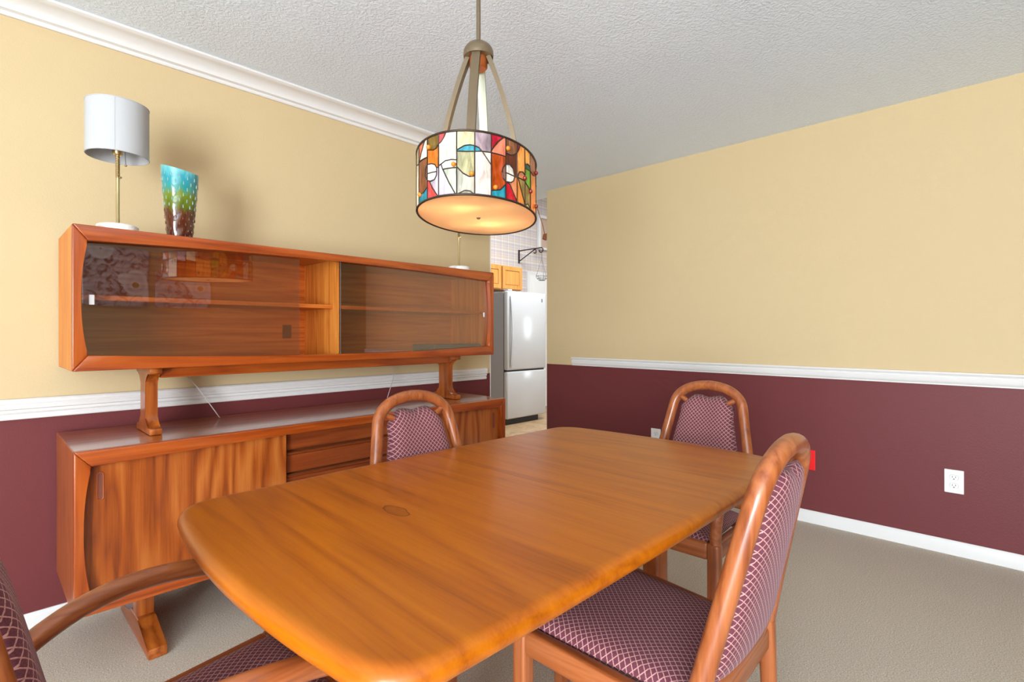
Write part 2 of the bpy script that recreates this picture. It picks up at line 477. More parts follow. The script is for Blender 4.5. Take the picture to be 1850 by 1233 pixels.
# crown, chair rails, baseboards (profile across wall: (projection, z))
def mould(name, prof, axis, wall, a0, a1, label=None):
    if axis == 'x': poly = [(wall-p, z) for p, z in prof]       # runs along x on a y wall
    else: poly = [(wall-p, z) for p, z in prof]                 # runs along y on an x wall
    return struct(name, prism(poly, axis, a0, a1), 'trim', True, 30, label)
cove = [(.030+.062*(1-math.cos(t)), 2.384+.040*math.sin(t)) for t in [i*PI/2/7 for i in range(8)]]
mould('trim_1', [(0, 2.366), (.010, 2.366), (.014, 2.372), (.014, 2.380), (.028, 2.384)]+cove+[(.096, 2.426), (.104, 2.430), (.104, H-.0005), (0, H-.0005)], 'x', YW, X0, XE,
      'white crown moulding along the top of the left wall')
mould('trim_2', [(0, .8305), (.010, .8305), (.013, .834), (.013, .846), (.008, .850), (.016, .858), (.016, .868), (.024, .872), (.026, .884), (.022, .888), (.026, .894), (.026, .904), (.020, .910), (0, .910)], 'x', YW, X0, XE-.045,
      'white stepped chair rail behind the sideboard')
mould('trim_3', [(0, .888), (.007, .888), (.008, .896), (.012, .899), (.018, .912), (.020, .930), (.014, .938), (.022, .944), (.025, .950), (.022, .957), (0, .957)], 'y', XW, Y0, 2.707,
      'white chair rail on the right wall')
bp = [(0, 0), (.013, 0), (.013, .058), (.010, .066), (.005, .0745), (0, .0745)]
mould('baseboard_left', bp, 'x', YW, X0, XE)
mould('baseboard_right', bp, 'y', XW, Y0, YE-.002)
# corner bead at the end of the left wall
struct('trim_4', box(XE, XE+.006, YW-.003, YW+.12, .0, H), 'trim')

# ------------------------------------------------------------------ kitchen beyond the opening
b = box(2.0, 9.7, YW+.10, 5.35, -.05, 0); box(XW+.13, 9.7, 1.0, YW+.10, -.05, 0, bm=b)
struct('floor_kitchen', b, 'vinyl')
struct('ceiling_kitchen', box(2.0, 9.82, .88, 5.47, 3.42, 3.5), 'ceiling')
struct('wall_far', box(1.88, 9.82, 5.35, 5.47, 0, 3.42), 'plaid')
struct('wall_kitchen_left', box(1.88, 2.0, YW+.12, 5.35, 0, 3.42), 'white_wall')
struct('wall_kitchen_right', box(9.7, 9.82, .88, 5.35, 0, 3.42), 'white_wall')
struct('wall_kitchen_near', holed('y', .88, 1.0, XW+.136, 9.7, 0, 3.42, [(8.5, 9.4, .85, 1.85)]), 'white_wall')
window('window_3', 'y', 1.0, 8.5, 9.4, .85, 1.85)

# panel door in the far kitchen wall
d = struct('door_1', box(5.93, 6.66, 5.315, 5.345, .005, 2.06), 'white', label='white panelled door standing behind the fridge')
b = bmesh.new()
for x0, x1, z0, z1 in ((5.875, 5.935, 0, 2.115), (6.655, 6.715, 0, 2.115), (5.935, 6.655, 2.055, 2.115)): box(x0, x1, 5.32, 5.35, z0, z1, .004, 1, bm=b)
mk('door_frame', b, 'trim', d)
for px in (6.02, 6.33):
    for z0, z1 in ((1.66, 1.98), (.95, 1.58), (.2, .85)):
        mk('door_panel', box(px, px+.24, 5.305, 5.318, z0, z1, .01, 2), 'white', d)
# framed high opening in the plaid wall
n = struct('trim_5', bmesh.new() if False else box(6.12, 6.17, 5.30, 5.35, 2.48, 3.02, .004, 1), 'trim', label='white framed high opening in the plaid wall')
for q in ((6.17, 7.3, 2.975, 3.02), (6.17, 7.3, 2.48, 2.515), (6.44, 6.475, 2.515, 2.72)):
    mk('frame_rail', box(q[0], q[1], 5.30, 5.35, q[2], q[3], .004, 1), 'trim', n)
mk('opening_back', box(6.17, 7.3, 5.335, 5.349, 2.515, 2.975), plain('pinkish_tan_board', srgb(196, 170, 150), .8), n)

# fridge
fr = thing('refrigerator', 'white bottom-freezer refrigerator in the kitchen beyond the opening', 'refrigerator', (5.02, 4.93, 0))
FX0, FX1, FY0, FY1 = 4.645, 5.395, 4.55, 5.28
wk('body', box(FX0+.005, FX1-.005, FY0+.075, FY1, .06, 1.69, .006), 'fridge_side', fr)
for nm, z0, z1 in (('freezer_door', .075, .675), ('fridge_door', .695, 1.70)):
    wk(nm, box(FX0, FX1, FY0, FY0+.068, z0, z1, .018, 3), 'fridge', fr, True, 40)
wk('gasket', box(FX0+.012, FX1-.012, FY0+.03, FY0+.075, .08, 1.685), 'black', fr)
wk('base_grille', box(FX0+.01, FX1-.12, FY0+.04, FY0+.10, .0, .07), 'black', fr)
hp = [(FX0+.055, FY0-.004, 1.64)]+[(FX0+.055, FY0-.012-.028*math.sin(PI*i/12), 1.62-.86*i/12) for i in range(13)]+[(FX0+.055, FY0-.004, .74)]
wk('handle', tube(hp, 1, 10, flat=(.016, .010)), 'fridge', fr, True)
wk('handle', tube([(FX0+.012, FY0+.02, .64), (FX0+.004, FY0+.02, .60), (FX0+.004, FY0+.02, .42), (FX0+.012, FY0+.02, .38)], .009, 10), 'fridge', fr, True)
wk('badge', box(FX1-.10, FX1-.075, FY0-.002, FY0+.002, 1.58, 1.625, .001, 1), 'wire', fr)
wk('hinge_cap', box(FX0+.02, FX0+.10, FY0+.01, FY0+.09, 1.70, 1.72, .004, 1), 'fridge', fr)

# two oak wall cabinets above the fridge
def cabinet(x0, x1, label):
    y0, y1, z0, z1 = 5.02, 5.345, 1.765, 2.10
    c = thing('wall_cabinet', label, 'cabinet', ((x0+x1)/2, (y0+y1)/2, z0), group='oak wall cabinets over the fridge')
    wk('carcass', box(x0, x1, y0+.02, y1, z0, z1), 'oak_x', c)
    dr = wk('door', box(x0+.008, x1-.008, y0, y0+.02, z0+.012, z1-.012, .004, 1), 'oak_z', c)
    ix0, ix1, iz0, iz1 = x0+.062, x1-.062, z0+.066, z1-.066
    b = bmesh.new()
    for q in ((x0+.008, ix0, z0+.012, z1-.012), (ix1, x1-.008, z0+.012, z1-.012), (ix0, ix1, z0+.012, iz0), (ix0, ix1, iz1, z1-.012)):
        box(q[0], q[1], y0-.012, y0+.001, q[2], q[3], .002, 1, bm=b)
    wk('door_rail', b, 'oak_z', dr)
    wk('door_panel', box(ix0+.006, ix1-.006, y0-.007, y0+.002, iz0+.006, iz1-.006, .005, 1), 'oak_z', dr)
cabinet(4.600, 5.003, 'oak wall cabinet beside the hutch end, left of the pair')
cabinet(5.011, 5.420, 'oak wall cabinet directly above the fridge door, right of the pair')

# wrought iron bracket and hanging wire basket
bx = 5.70
br = thing('plant_bracket', 'black wrought iron hanging bracket on the plaid wall', 'bracket', (bx, 5.34, 2.25))
wk('wall_plate', box(bx-.012, bx+.012, 5.328, 5.349, 2.22, 2.42, .004, 1), 'iron', br)
wk('arm', tube([(bx, 5.33, 2.405), (bx, 4.90, 2.405)]+[(bx, 4.90-.035*math.sin(a), 2.37+.035*math.cos(a)) for a in [i*PI/6 for i in range(1, 10)]], .0085, 8), 'iron', br, True)
wk('brace', tube([(bx, 5.33, 2.25), (bx, 5.02, 2.395)]+[(bx, 5.02-.0-.025*math.sin(a), 2.365+.028*math.cos(a)) for a in [i*PI/6 for i in range(0, 9)]], .008, 8), 'iron', br, True)
hy = 4.885
bk = thing('hanging_basket', 'grey wire basket hanging from the iron bracket', 'basket', (bx, hy, 1.93))
b = bmesh.new()
for rr, zz in ((.085, 1.99), (.070, 1.955), (.045, 1.93)):
    tube([(bx+rr*math.cos(2*PI*i/20), hy+rr*math.sin(2*PI*i/20), zz) for i in range(21)], .0032, 6, bm=b, cap=False)
for i in range(6):
    a = 2*PI*i/6; tube([(bx+r*math.cos(a), hy+r*math.sin(a), z) for r, z in ((.085, 1.99), (.070, 1.955), (.045, 1.93), (.0, 1.928))], .003, 6, bm=b)
wk('bowl', b, 'wire', bk, True)
for i in range(3):
    a = 2*PI*i/3+.4
    wk('hanger_wire', tube([(bx+.085*math.cos(a), hy+.085*math.sin(a), 1.99), (bx, hy, 2.25)], .0025, 6), 'wire', bk, True)
wk('hook', tube([(bx, hy, 2.25), (bx, hy, 2.322)], .003, 6), 'iron', bk, True)
og = thing('hanging_ornament', 'small brown wooden ornament hanging on a cord by the opening', 'ornament', (5.90, 5.0, 2.55))
wk('body', prism([(5.86, 2.56), (5.93, 2.55), (5.96, 2.60), (5.94, 2.66), (5.88, 2.64)], 'y', 4.98, 5.02, bev=.006), 'brownwood', og)
wk('cord', tube([(5.895, 5.0, 2.645), (5.86, 5.0, 2.75), (5.70, 5.0, 3.05), (5.60, 5.0, 3.24), (5.5, 5.0, 3.41)], .005, 6), 'brownwood', og, True)

# wall plates on the right wall
def plate(y, z, label, w=.078, h=.118, mat='white', sockets=True, cat='outlet', name='wall_outlet', group=None):
    o = thing(name, label, cat, (XW, y, z-h/2), group=group)
    p = wk('cover_plate', box(XW-.007, XW+.0, y-w/2, y+w/2, z-h/2, z+h/2, .003, 2), mat, o)
    if sockets:
        for dz in (.0215, -.0215):
            b = bmesh.new(); q = []
            for i in range(24):
                a = 2*PI*i/24; q.append((y+.0175*math.cos(a), z+dz+max(-.0125, min(.0125, .0175*math.sin(a)))))
            s = wk('socket', prism(q, 'x', XW-.0095, XW-.006), 'white', o)
            rim = bmesh.new(); tube([(XW-.0075, yy, zz) for yy, zz in q]+[(XW-.0075, q[0][0], q[0][1])], .0009, 5, bm=rim, cap=False)
            wk('socket_rim', rim, 'wire', s)
            for dy, w2, h2, zz in ((.0065, .0022, .008, .003), (-.0065, .0022, .0075, .003), (0, .005, .0045, -.0075)):
                wk('slot', box(XW-.0101, XW-.0092, y+dy-w2/2, y+dy+w2/2, z+dz+zz-h2/2, z+dz+zz+h2/2), 'slot', s)
        wk('screw', lathe([(.003, 0), (.003, .001)], 10), 'wire', o).matrix_local = Matrix.Translation((-.0072, 0, h/2)) @ Matrix.Rotation(-PI/2, 4, 'Y')
    return o
plate(.2135, .3845, 'white duplex outlet near the right end of the maroon wall', w=.079, h=.122, group='white wall outlets')
plate(1.924, .383, 'white duplex outlet partly hidden by the far end armchair', w=.079, h=.122, group='white wall outlets')
plate(.898, .384, 'bright red blank plate low on the maroon wall', w=.079, h=.122, mat='red', sockets=False, cat='wall plate', name='wall_plate')

# two rose canvases and a switch on the wall behind the camera (seen in the hutch glass)
for x0, x1, z0, z1, lab in ((.685, 1.186, 1.42, 1.975, 'larger square canvas of white roses on the wall facing the hutch'),
                            (1.244, 1.733, 1.42, 1.77, 'smaller wide canvas of white roses on the wall facing the hutch')):
    c = thing('rose_canvas', lab, 'painting', ((x0+x1)/2, Y0, z0), group='rose canvases')
    wk('canvas', box(x0, x1, Y0, Y0+.03, z0, z1, .003, 1), 'roses', c)
    wk('stretcher_frame', box(x0+.02, x1-.02, Y0-.0, Y0+.012, z0+.02, z1-.02), 'oak_x', c)

# ------------------------------------------------------------------ mitred lens-shaped front frame used on hutch and sideboard
def front_frame(par, x0, x1, z0, z1, yf, yb, cor=.056, mid=.032, seg=24, side_mid=.030, corx=.044):
    W, Hh = x1-x0, z1-z0
    def tz(s): return mid+(cor-mid)*abs(2*s-1)**2.2
    def sx(s): return side_mid+(corx-side_mid)*abs(2*s-1)**2.2
    ss = [i/seg for i in range(seg+1)]
    topi = [(x0+corx+(W-2*corx)*s, z1-tz(s)) for s in ss]
    boti = [(x0+corx+(W-2*corx)*s, z0+tz(s)) for s in ss]
    lefi = [(x0+sx(s), z0+cor+(Hh-2*cor)*s) for s in ss]
    rigi = [(x1-sx(s), z0+cor+(Hh-2*cor)*s) for s in ss]
    for nm, poly, mat in (('frame_top_rail', [(x0, z1), (x1, z1)]+topi[::-1], 'frame_x'), ('frame_bottom_rail', [(x0, z0), (x1, z0)]+boti[::-1], 'frame_x'),
                          ('frame_stile', [(x0, z0), (x0, z1)]+lefi[::-1], 'frame_z'), ('frame_stile', [(x1, z0), (x1, z1)]+rigi[::-1], 'frame_z')):
        wk(nm, prism(poly, 'y', yf, yb, bev=.0045, seg=3), mat, par, True, 35)

# ------------------------------------------------------------------ sideboard
SX0, SX1, SYF, SYB, SZ0, SZ1 = .227, 2.240, 2.210, 2.722, .218, .768
sb = thing('sideboard', 'long teak sideboard with sliding doors and drawers against the left wall', 'sideboard', ((SX0+SX1)/2, 2.47, 0))
wk('top', box(SX0+.001, SX1-.001, SYF+.026, SYB, SZ1-.022, SZ1-.0005, .003, 1), 'teak_top', sb)
wk('bottom', box(SX0+.001, SX1-.001, SYF+.026, SYB, SZ0, SZ0+.02), 'teak_x', sb)
for xa in (SX0, SX1-.022): wk('side_panel', box(xa, xa+.022, SYF+.026, SYB, SZ0, SZ1-.001, .002, 1), 'teak_z', sb)
wk('back_panel', box(SX0+.02, SX1-.02, SYB-.012, SYB-.004, SZ0+.02, SZ1-.022), 'inside_x', sb)
front_frame(sb, SX0, SX1, SZ0, SZ1, SYF, SYF+.030, cor=.054, mid=.036, side_mid=.025, corx=.046)
DX0, DX1 = .932, 1.535
for xa in (DX0-.01, DX1-.008): wk('divider', box(xa, xa+.018, SYF+.075, SYB-.014, SZ0+.02, SZ1-.022), 'teak_z', sb)
for (xa, xb, hx) in ((SX0+.026, DX0, .300), (DX1, SX1-.026, 2.168)):
    dr = wk('sliding_door', box(xa, xb, SYF+.0312, SYF+.048, SZ0+.024, SZ1-.026, .002, 1), 'teak_door', sb)
    q = [(hx+.0085*math.cos(a), .678+.0085*math.sin(a)) for a in [i*PI/8 for i in range(9)]]+[(hx+.0085*math.cos(a), .600+.0085*math.sin(a)) for a in [PI+i*PI/8 for i in range(9)]]
    wk('handle_recess', prism(q, 'y', SYF+.0306, SYF+.034), 'knob_dark', dr)
    rm = tube([(x, SYF+.0310, z) for x, z in q]+[(q[0][0], SYF+.0310, q[0][1])], .0022, 6, cap=False)
    wk('recess_rim', rm, 'frame_z', dr, True)
nd = 5; zt, zb = SZ1-.030, SZ0+.030; ph = (zt-zb)/nd
for i in range(nd):
    z1 = zt-i*ph
    dr = wk('drawer', box(DX0+.010, DX1-.010, SYF+.058, SYF+.078, z1-ph+.010, z1, .003, 1), 'teak_drawer', sb)
    wk('drawer_lip', prism([(SYF+.058, z1-.014), (SYF+.058, z1-.001), (SYF+.050, z1-.001), (SYF+.050, z1-.006)], 'x', DX0+.010, DX1-.010), 'teak_drawer', dr)
wk('drawer_groove', box(DX0+.010, DX1-.010, SYF+.080, SYF+.086, zb, zt), 'brownwood', sb)
for xc in (.457, 2.010):
    wk('trestle_post', box(xc-.028, xc+.028, 2.385, 2.465, .06, SZ0+.001, .006, 2), 'teak_z', sb, True, 40)
    wk('trestle_foot', prism([(2.195, 0), (2.69, 0), (2.69, .036), (2.53, .055), (2.485, .085), (2.365, .085), (2.325, .060), (2.195, .036)], 'x', xc-.030, xc+.030, bev=.006), 'teak_y', sb, True, 40)
wk('under_stretcher', box(.485, 1.982, 2.41, 2.44, .165, .2175), 'teak_x', sb)

# ------------------------------------------------------------------ glass-fronted hutch
HX0, HX1, HYF, HYB, HZ0, HZ1 = .233, 2.243, 2.314, 2.722, 1.029, 1.539
ht = thing('hutch', 'teak display hutch with smoked sliding glass raised above the sideboard', 'hutch', ((HX0+HX1)/2, 2.52, SZ1))
wk('top', box(HX0+.001, HX1-.001, HYF+.026, HYB, HZ1-.020, HZ1-.0005, .002, 1), 'frame_x', ht)
wk('bottom', box(HX0+.001, HX1-.001, HYF+.026, HYB, HZ0+.0005, HZ0+.020), 'frame_x', ht)
for xa in (HX0, HX1-.020): wk('side_panel', box(xa, xa+.020, HYF+.026, HYB, HZ0+.001, HZ1-.001, .002, 1), 'inside_z', ht)
bpn = wk('back_panel', box(HX0+.02, HX1-.02, HYB-.014, HYB-.004, HZ0+.02, HZ1-.02), 'inside_x', ht)
wk('cable_cutout', box(1.105, 1.150, HYB-.0152, HYB-.0138, 1.135, 1.205), 'brownwood', bpn)
front_frame(ht, HX0, HX1, HZ0, HZ1, HYF, HYF+.028, cor=.055, mid=.033, side_mid=.024, corx=.043)
wk('partition', box(1.222, 1.244, HYF+.062, HYB-.014, HZ0+.02, HZ1-.02), 'inside_z', ht)
wk('shelf', box(HX0+.021, 1.2215, HYF+.085, HYB-.015, 1.282, 1.301, .002, 1), 'inside_x', ht)
wk('shelf', box(1.2445, HX1-.021, HYF+.085, HYB-.015, 1.282, 1.301, .002, 1), 'inside_x', ht)
g1 = wk('glass_door', box(HX0+.0205, 1.036, HYF+.0360, HYF+.0400, HZ0+.022, HZ1-.022), 'smoked', ht)
g2 = wk('glass_door', box(1.236, HX1-.022, HYF+.0295, HYF+.0335, HZ0+.022, HZ1-.022), 'smoked', ht)
wk('pull_tab', box(.282, .298, HYF+.0285, HYF+.0355, 1.262, 1.298, .002, 1), 'clear_tab', g1)
wk('pull_tab', box(2.176, 2.188, HYF+.0235, HYF+.0290, 1.262, 1.290, .002, 1), 'clear_tab', g2)
wk('pane_edge', box(1.2335, 1.2362, HYF+.0290, HYF+.0340, HZ0+.022, HZ1-.022), 'wire', g2)
wk('under_rail', box(.512, 1.975, 2.43, 2.456, .984, HZ0+.0002, .002, 1), 'frame_x', ht)
def flare(z0, sgn):
    """quarter flare between the post and the foot; sgn +1 = bottom foot"""
    yc, hp, hf = 2.487, .040, .118
    cur = [(yc-hp-.045*(1-math.sin(a)), z0+sgn*(.026+.055*(1-math.cos(a)))) for a in [i*PI/2/8 for i in range(9)]]
    left = [(yc-hf, z0), (yc-hf, z0+sgn*.022), (yc-hf+.006, z0+sgn*.027)]+cur
    right = [(2*yc-y, z) for y, z in left][::-1]
    return left, right
l0, r0 = flare(SZ1, 1); l1, r1 = flare(HZ0, -1)
poly = l0+l1[::-1]+r1[::-1]+r0
for xc in (.487, 2.000):
    wk('support_post', prism(poly, 'x', xc-.021, xc+.021, bev=.005), 'teak_z', ht, True, 40)

sl = thing('flat_box', 'dark slate flat box lying in the right end of the hutch', 'box', (2.02, 2.49, HZ0+.0205))
wk('box_base', box(1.84, 2.198, 2.39, 2.60, HZ0+.0205, HZ0+.040, .002, 1), 'slate', sl)
wk('box_lid', box(1.838, 2.200, 2.388, 2.602, HZ0+.0402, HZ0+.066, .002, 1), 'slate', sl)

# ------------------------------------------------------------------ table lamps on the hutch
def table_lamp(x, y, label):
    L = thing('table_lamp', label, 'lamp', (x, y, HZ1), group='table lamps on the hutch')
    mk('base', lathe([(0.060, 0), (.0645, .003), (.0645, .020), (.061, .024), (.010, .0245)], 40), 'marble', L, True, 40)
    mk('stem', lathe([(.0085, .024), (.0060, .028), (.0060, .205)], 16), 'brass', L, True, 40)
    pr = []
    for i in range(16): pr += [(.0074, .203+i*.0055), (.0062, .2055+i*.0055)]
    mk('threaded_tube', lathe(pr+[(.0074, .293)], 16), 'brass', L, True, 20)
    mk('socket', lathe([(.013, .287), (.017, .293), (.017, .350), (.012, .358)], 20), 'brass', L, True, 40)
    mk('switch_knob', tube([(.004, -.003, .203), (.009, -.009, .203)], .0040, 10), 'brass', L, True, 40)
    zl, zh, ra = .2785, .4725, .0967
    sh = lathe([(ra, zl), (ra, zh)], 64, caps=False)
    lathe([(ra-.0018, zh), (ra-.0018, zl)], 64, bm=sh, caps=False)
    for z in (zl, zh): lathe([(ra-.0018, z), (ra, z)], 64, bm=sh, caps=False)
    bmesh.ops.remove_doubles(sh, verts=sh.verts, dist=.0002)
    s = mk('lampshade', sh, 'shade', L, True, 50)
    for z in (zl+.002, zh-.002):
        mk('shade_rim', tube([((ra+.0002)*math.cos(2*PI*i/48), (ra+.0002)*math.sin(2*PI*i/48), z) for i in range(49)], .0014, 6, cap=False), 'shade', s, True)
    mk('shade_seam', box(-.0008, .0008, -ra-.0010, -ra+.0005, zl+.002, zh-.002), 'shade', s).rotation_euler = (0, 0, math.radians(-14))
    for i in range(3):
        a = 2*PI*i/3+.5; mk('spider_arm', tube([(.014*math.cos(a), .014*math.sin(a), .345), ((ra-.002)*math.cos(a), (ra-.002)*math.sin(a), .372)], .0015, 6), 'wire', s)
    mk('bulb', ball((0, 0, .395), .028, sc=(1, 1, 1.3)), 'white', L, True)
    mk('pull_chain', tube([(.020, -.012, .30), (.022, -.014, .253)], .0012, 6), 'wire', L)
    mk('chain_bead', ball((.022, -.014, .250), .0042), 'brass', L, True)
    return L
table_lamp(.3725, 2.40, 'white drum table lamp on the hutch beside the teal vase')
table_lamp(2.031, 2.40, 'table lamp on the hutch end whose shade hides behind the pendant')

# ------------------------------------------------------------------ vase
vz = thing('vase', 'tall teal, green and brown glazed vase with raised drops on the hutch', 'vase', (.578, 2.42, HZ1))
def vr(h):   # radius along height 0..1
    return .0395+.0235*h**.8
b = bmesh.new(); n = 64; rows = 40; rings = []
for j in range(rows+1):
    h = j/rows; ring = []
    for k in range(n):
        a = 2*PI*k/n; r = vr(h)+.0015*math.sin(h*24+3*math.sin(a*2))*(1-h)
        z = .280*h + h*(-.010*math.cos(a)+.010*math.sin(a))
        ring.append(b.verts.new((r*1.06*math.cos(a), r*.9*math.sin(a), max(0, z))))
    rings.append(ring)
inner = []
for j in range(rows, 3, -4):
    h = j/rows
    inner.append([b.verts.new(((vr(h)-.006)*1.06*math.cos(2*PI*k/n), (vr(h)-.006)*.9*math.sin(2*PI*k/n), .280*h+h*(-.010*math.cos(2*PI*k/n)+.010*math.sin(2*PI*k/n))-(0 if j < rows else 0))) for k in range(n)])
rings += inner
for j in range(len(rings)-1):
    for k in range(n): b.faces.new((rings[j][k], rings[j][(k+1) % n], rings[j+1][(k+1) % n], rings[j+1][k]))
b.faces.new(rings[0]); b.faces.new(rings[-1])
vb = mk('vase_body', b, 'vase', vz, True, angle=60)
drop = ball((0, 0, 0), 1, u=8, v=6); dme = mk('raised_drop', drop, 'vase_drop_dark', vb, True)
dlight = dme.data.copy(); dlight.materials.clear(); dlight.materials.append(M['vase_drop'])
first = True; cnt = 0
for j in range(11):
    h = .05+j*.085
    for k in range(14):
        a = 2*PI*(k+.5*(j % 2))/14; r = vr(h)
        o = dme if first else dme.copy()
        if not first: COL.objects.link(o)
        first = False
        if h > .42: o.data = dlight
        o.location = (r*1.06*math.cos(a), r*.9*math.sin(a), .280*h+h*(-.010*math.cos(a)+.010*math.sin(a)))
        o.rotation_euler = (0, 0, a); o.scale = (.0020, .0017, .0080)

# lamp cords hanging behind the hutch
for pts, lab in (([(.655, 2.7345, 1.04), (.668, 2.725, .98), (.697, 2.640, .92), (.735, 2.640, .86), (.772, 2.640, .80), (.790, 2.640, .7705)], 'thin pale lamp cord hanging between hutch and sideboard, nearer the left support'),
                 ([(1.790, 2.7345, 1.04), (1.770, 2.725, .98), (1.735, 2.650, .90), (1.700, 2.640, .82), (1.682, 2.640, .7705)], 'thin pale lamp cord hanging between hutch and sideboard, above the chair')):
    tag(mk('lamp_cord', tube(pts, .0022, 8), plain('pale_cord', srgb(190, 178, 176), .35), smooth=True), lab, 'cord', 'lamp cords')

# ------------------------------------------------------------------ dining table
TXC, TYC, TZ, TA, TB = 1.1225, 1.016, .735, .8225, .498
def table_half():
    """outline of the +x half, from (0,-b) round the end to (0,b)"""
    end = lambda y: TA-.048*(y/TB)**2
    side = lambda x: TB-.016*(x/TA)**2
    pts = [(x, -side(x)) for x in [i*(TA-.135)/14 for i in range(15)]]
    yc = TB-.125
    p0, p2 = Vector((TA-.135, side(TA-.135))), Vector((end(yc), yc))
    p1 = Vector((end(TB)+.004, side(TA)+.000))
    cor = []
    for i in range(1, 14):
        t = i/14; q = p0*(1-t)**2+p1*2*t*(1-t)+p2*t*t; cor.append((q.x, q.y))
    pts += [(x, -y) for x, y in cor]
    pts += [(end(y), y) for y in [-yc+2*yc*i/24 for i in range(25)]]
    pts += cor[::-1]
    pts += [(x, side(x)) for x in [(TA-.135)*(1-i/14) for i in range(15)]]
    return pts
def table_leaf(sgn):
    pts = table_half(); N = len(pts); r = .0205; b = bmesh.new()
    nrm = []
    for i in range(N):
        p = Vector(pts[max(i-1, 0)]); q = Vector(pts[min(i+1, N-1)]); d = (q-p).normalized(); nrm.append(Vector((d.y, -d.x)))
    nrm[0] = Vector((0, -1)); nrm[-1] = Vector((0, 1))
    prof = [(.050, r), (.030, r)]+[(.024*(1-math.cos(a)), r*math.sin(a)) for a in [PI/2-i*PI/10 for i in range(11)]]+[(.030, -r), (.050, -r)]
    rings = []
    for ins, dz in prof:
        rings.append([b.verts.new((sgn*(pts[i][0]-nrm[i].x*ins+.0004), pts[i][1]-nrm[i].y*ins, TZ-r+dz)) for i in range(N)])
    for j in range(len(rings)-1):
        for i in range(N-1): b.faces.new((rings[j][i], rings[j][i+1], rings[j+1][i+1], rings[j+1][i]))
    b.faces.new(rings[0]); b.faces.new(rings[-1])
    b.faces.new([rg[0] for rg in rings]+[rg[-1] for rg in rings[::-1]])
    return b
tb = thing('dining_table', 'boat-shaped teak dining table in the middle of the room', 'table', (TXC, TYC, 0))
for s in (1, -1): mk('table_leaf', table_leaf(s), 'table', tb, True, angle=50)
for s in (1, -1):
    mk('apron', box(-.48, .48, s*.28-.011, s*.28+.011, .650, .6935), 'teak_x', tb)
    mk('apron_end', box(s*.49-.011, s*.49+.011, -.291, .291, .650, .6935), 'teak_y', tb)
    for py in (-.145, .145):
        mk('leg', box(s*.485-.036, s*.485+.036, py-.030, py+.030, .055, .652, .010, 3), 'teak_z', tb, True, 40)
    mk('foot', prism([(-.30, 0), (.30, 0), (.30, .035), (.20, .058), (-.20, .058), (-.30, .035)], 'x', s*.485-.034, s*.485+.034, bev=.006), 'teak_y', tb, True, 40)

# ------------------------------------------------------------------ chairs
CZT, CWB, CWM, CZM = .928, .232, .157, .819
def c_y(z): return -.211*(z-.43)-.03*(z-.43)**2
def c_hw(z):
    if z <= CZM: return CWB+(CWM-CWB)*(z-.43)/(CZM-.43)
    s = min(1, (z-CZM)/(CZT-CZM)); e = 2.194
    return CWM*max(0, 1-s**e)**(1/e)
def hoop_pts():
    zs = [.42+(CZM-.42)*i/14 for i in range(15)]
    side = [(c_hw(z), z) for z in zs]
    for i in range(1, 19):
        th = PI/2*i/18; side.append((CWM*max(0, math.cos(th))**(2/2.194), CZM+(CZT-CZM)*math.sin(th)**(2/2.194)))
    # light smoothing of the join
    for _ in range(6):
        side = [side[0]]+[((side[i-1][0]+2*side[i][0]+side[i+1][0])/4, (side[i-1][1]+2*side[i][1]+side[i+1][1])/4) for i in range(1, len(side)-1)]+[side[-1]]
    full = [(-x, z) for x, z in side]+[(x, z) for x, z in side[:-1][::-1]]
    return [(x, c_y(z), z) for x, z in full]
def sheet(front, back, uvs, nu, nv):
    b = bmesh.new(); uvl = b.loops.layers.uv.new('UVMap')
    F = [[b.verts.new(front(i, j)) for i in range(nu+1)] for j in range(nv+1)]
    B = [[(F[j][i] if i in (0, nu) or j in (0, nv) else b.verts.new(back(i, j))) for i in range(nu+1)] for j in range(nv+1)]
    um = {}
    for j in range(nv+1):
        for i in range(nu+1): um[F[j][i]] = uvs(i, j); um[B[j][i]] = uvs(i, j)
    for G in (F, B):
        for j in range(nv):
            for i in range(nu):
                q = [G[j][i], G[j][i+1], G[j+1][i+1], G[j+1][i]]
                if len(set(q)) < 4: continue
                try: f = b.faces.new(q)
                except ValueError: continue
                for l in f.loops: l[uvl].uv = um[l.vert]
    return b
def backrest():
    nu, nv = 26, 30; zb = .452
    def top(a): return .884-.009*math.exp(-(a/.20)**2)-.052*max(0, abs(a)-.52)**1.25/.48**1.25
    def P(i, j):
        a = 2*i/nu-1; s = j/nv; z = zb+(top(a)-zb)*s
        zr = zb+(.884-zb)*s
        hwid = min(c_hw(min(zr, .84))-.036, .185)
        # rounded lower corners
        if s < .12: hwid *= (1-.10*(1-s/.12)**2)
        return a, s, a*hwid, z
    def front(i, j):
        a, s, x, z = P(i, j); e = (1-abs(a)**5)*(1-abs(2*s-1)**6)
        return (x, c_y(z)+.050*e**.5-.002-.012*(1-a*a), z)
    def back(i, j):
        a, s, x, z = P(i, j); e = (1-abs(a)**5)*(1-abs(2*s-1)**6)
        return (x, c_y(z)-.026*e**.5-.002-.012*(1-a*a), z)
    return sheet(front, back, lambda i, j: (P(i, j)[2], P(i, j)[3]), nu, nv)
def seat_pad():
    nu, nv = 24, 24
    def P(i, j):
        a, s = 2*i/nu-1, j/nv; y = .015+.415*s; return a, s, a*(.192+.026*s), y
    def front(i, j):
        a, s, x, y = P(i, j); e = (1-abs(a)**6)*(1-abs(2*s-1)**6); return (x, y, .418+.022*s+.030*e**.55)
    def back(i, j):
        a, s, x, y = P(i, j); return (x, y, .400+.012*s)
    return sheet(front, back, lambda i, j: (P(i, j)[2], P(i, j)[3]), nu, nv)
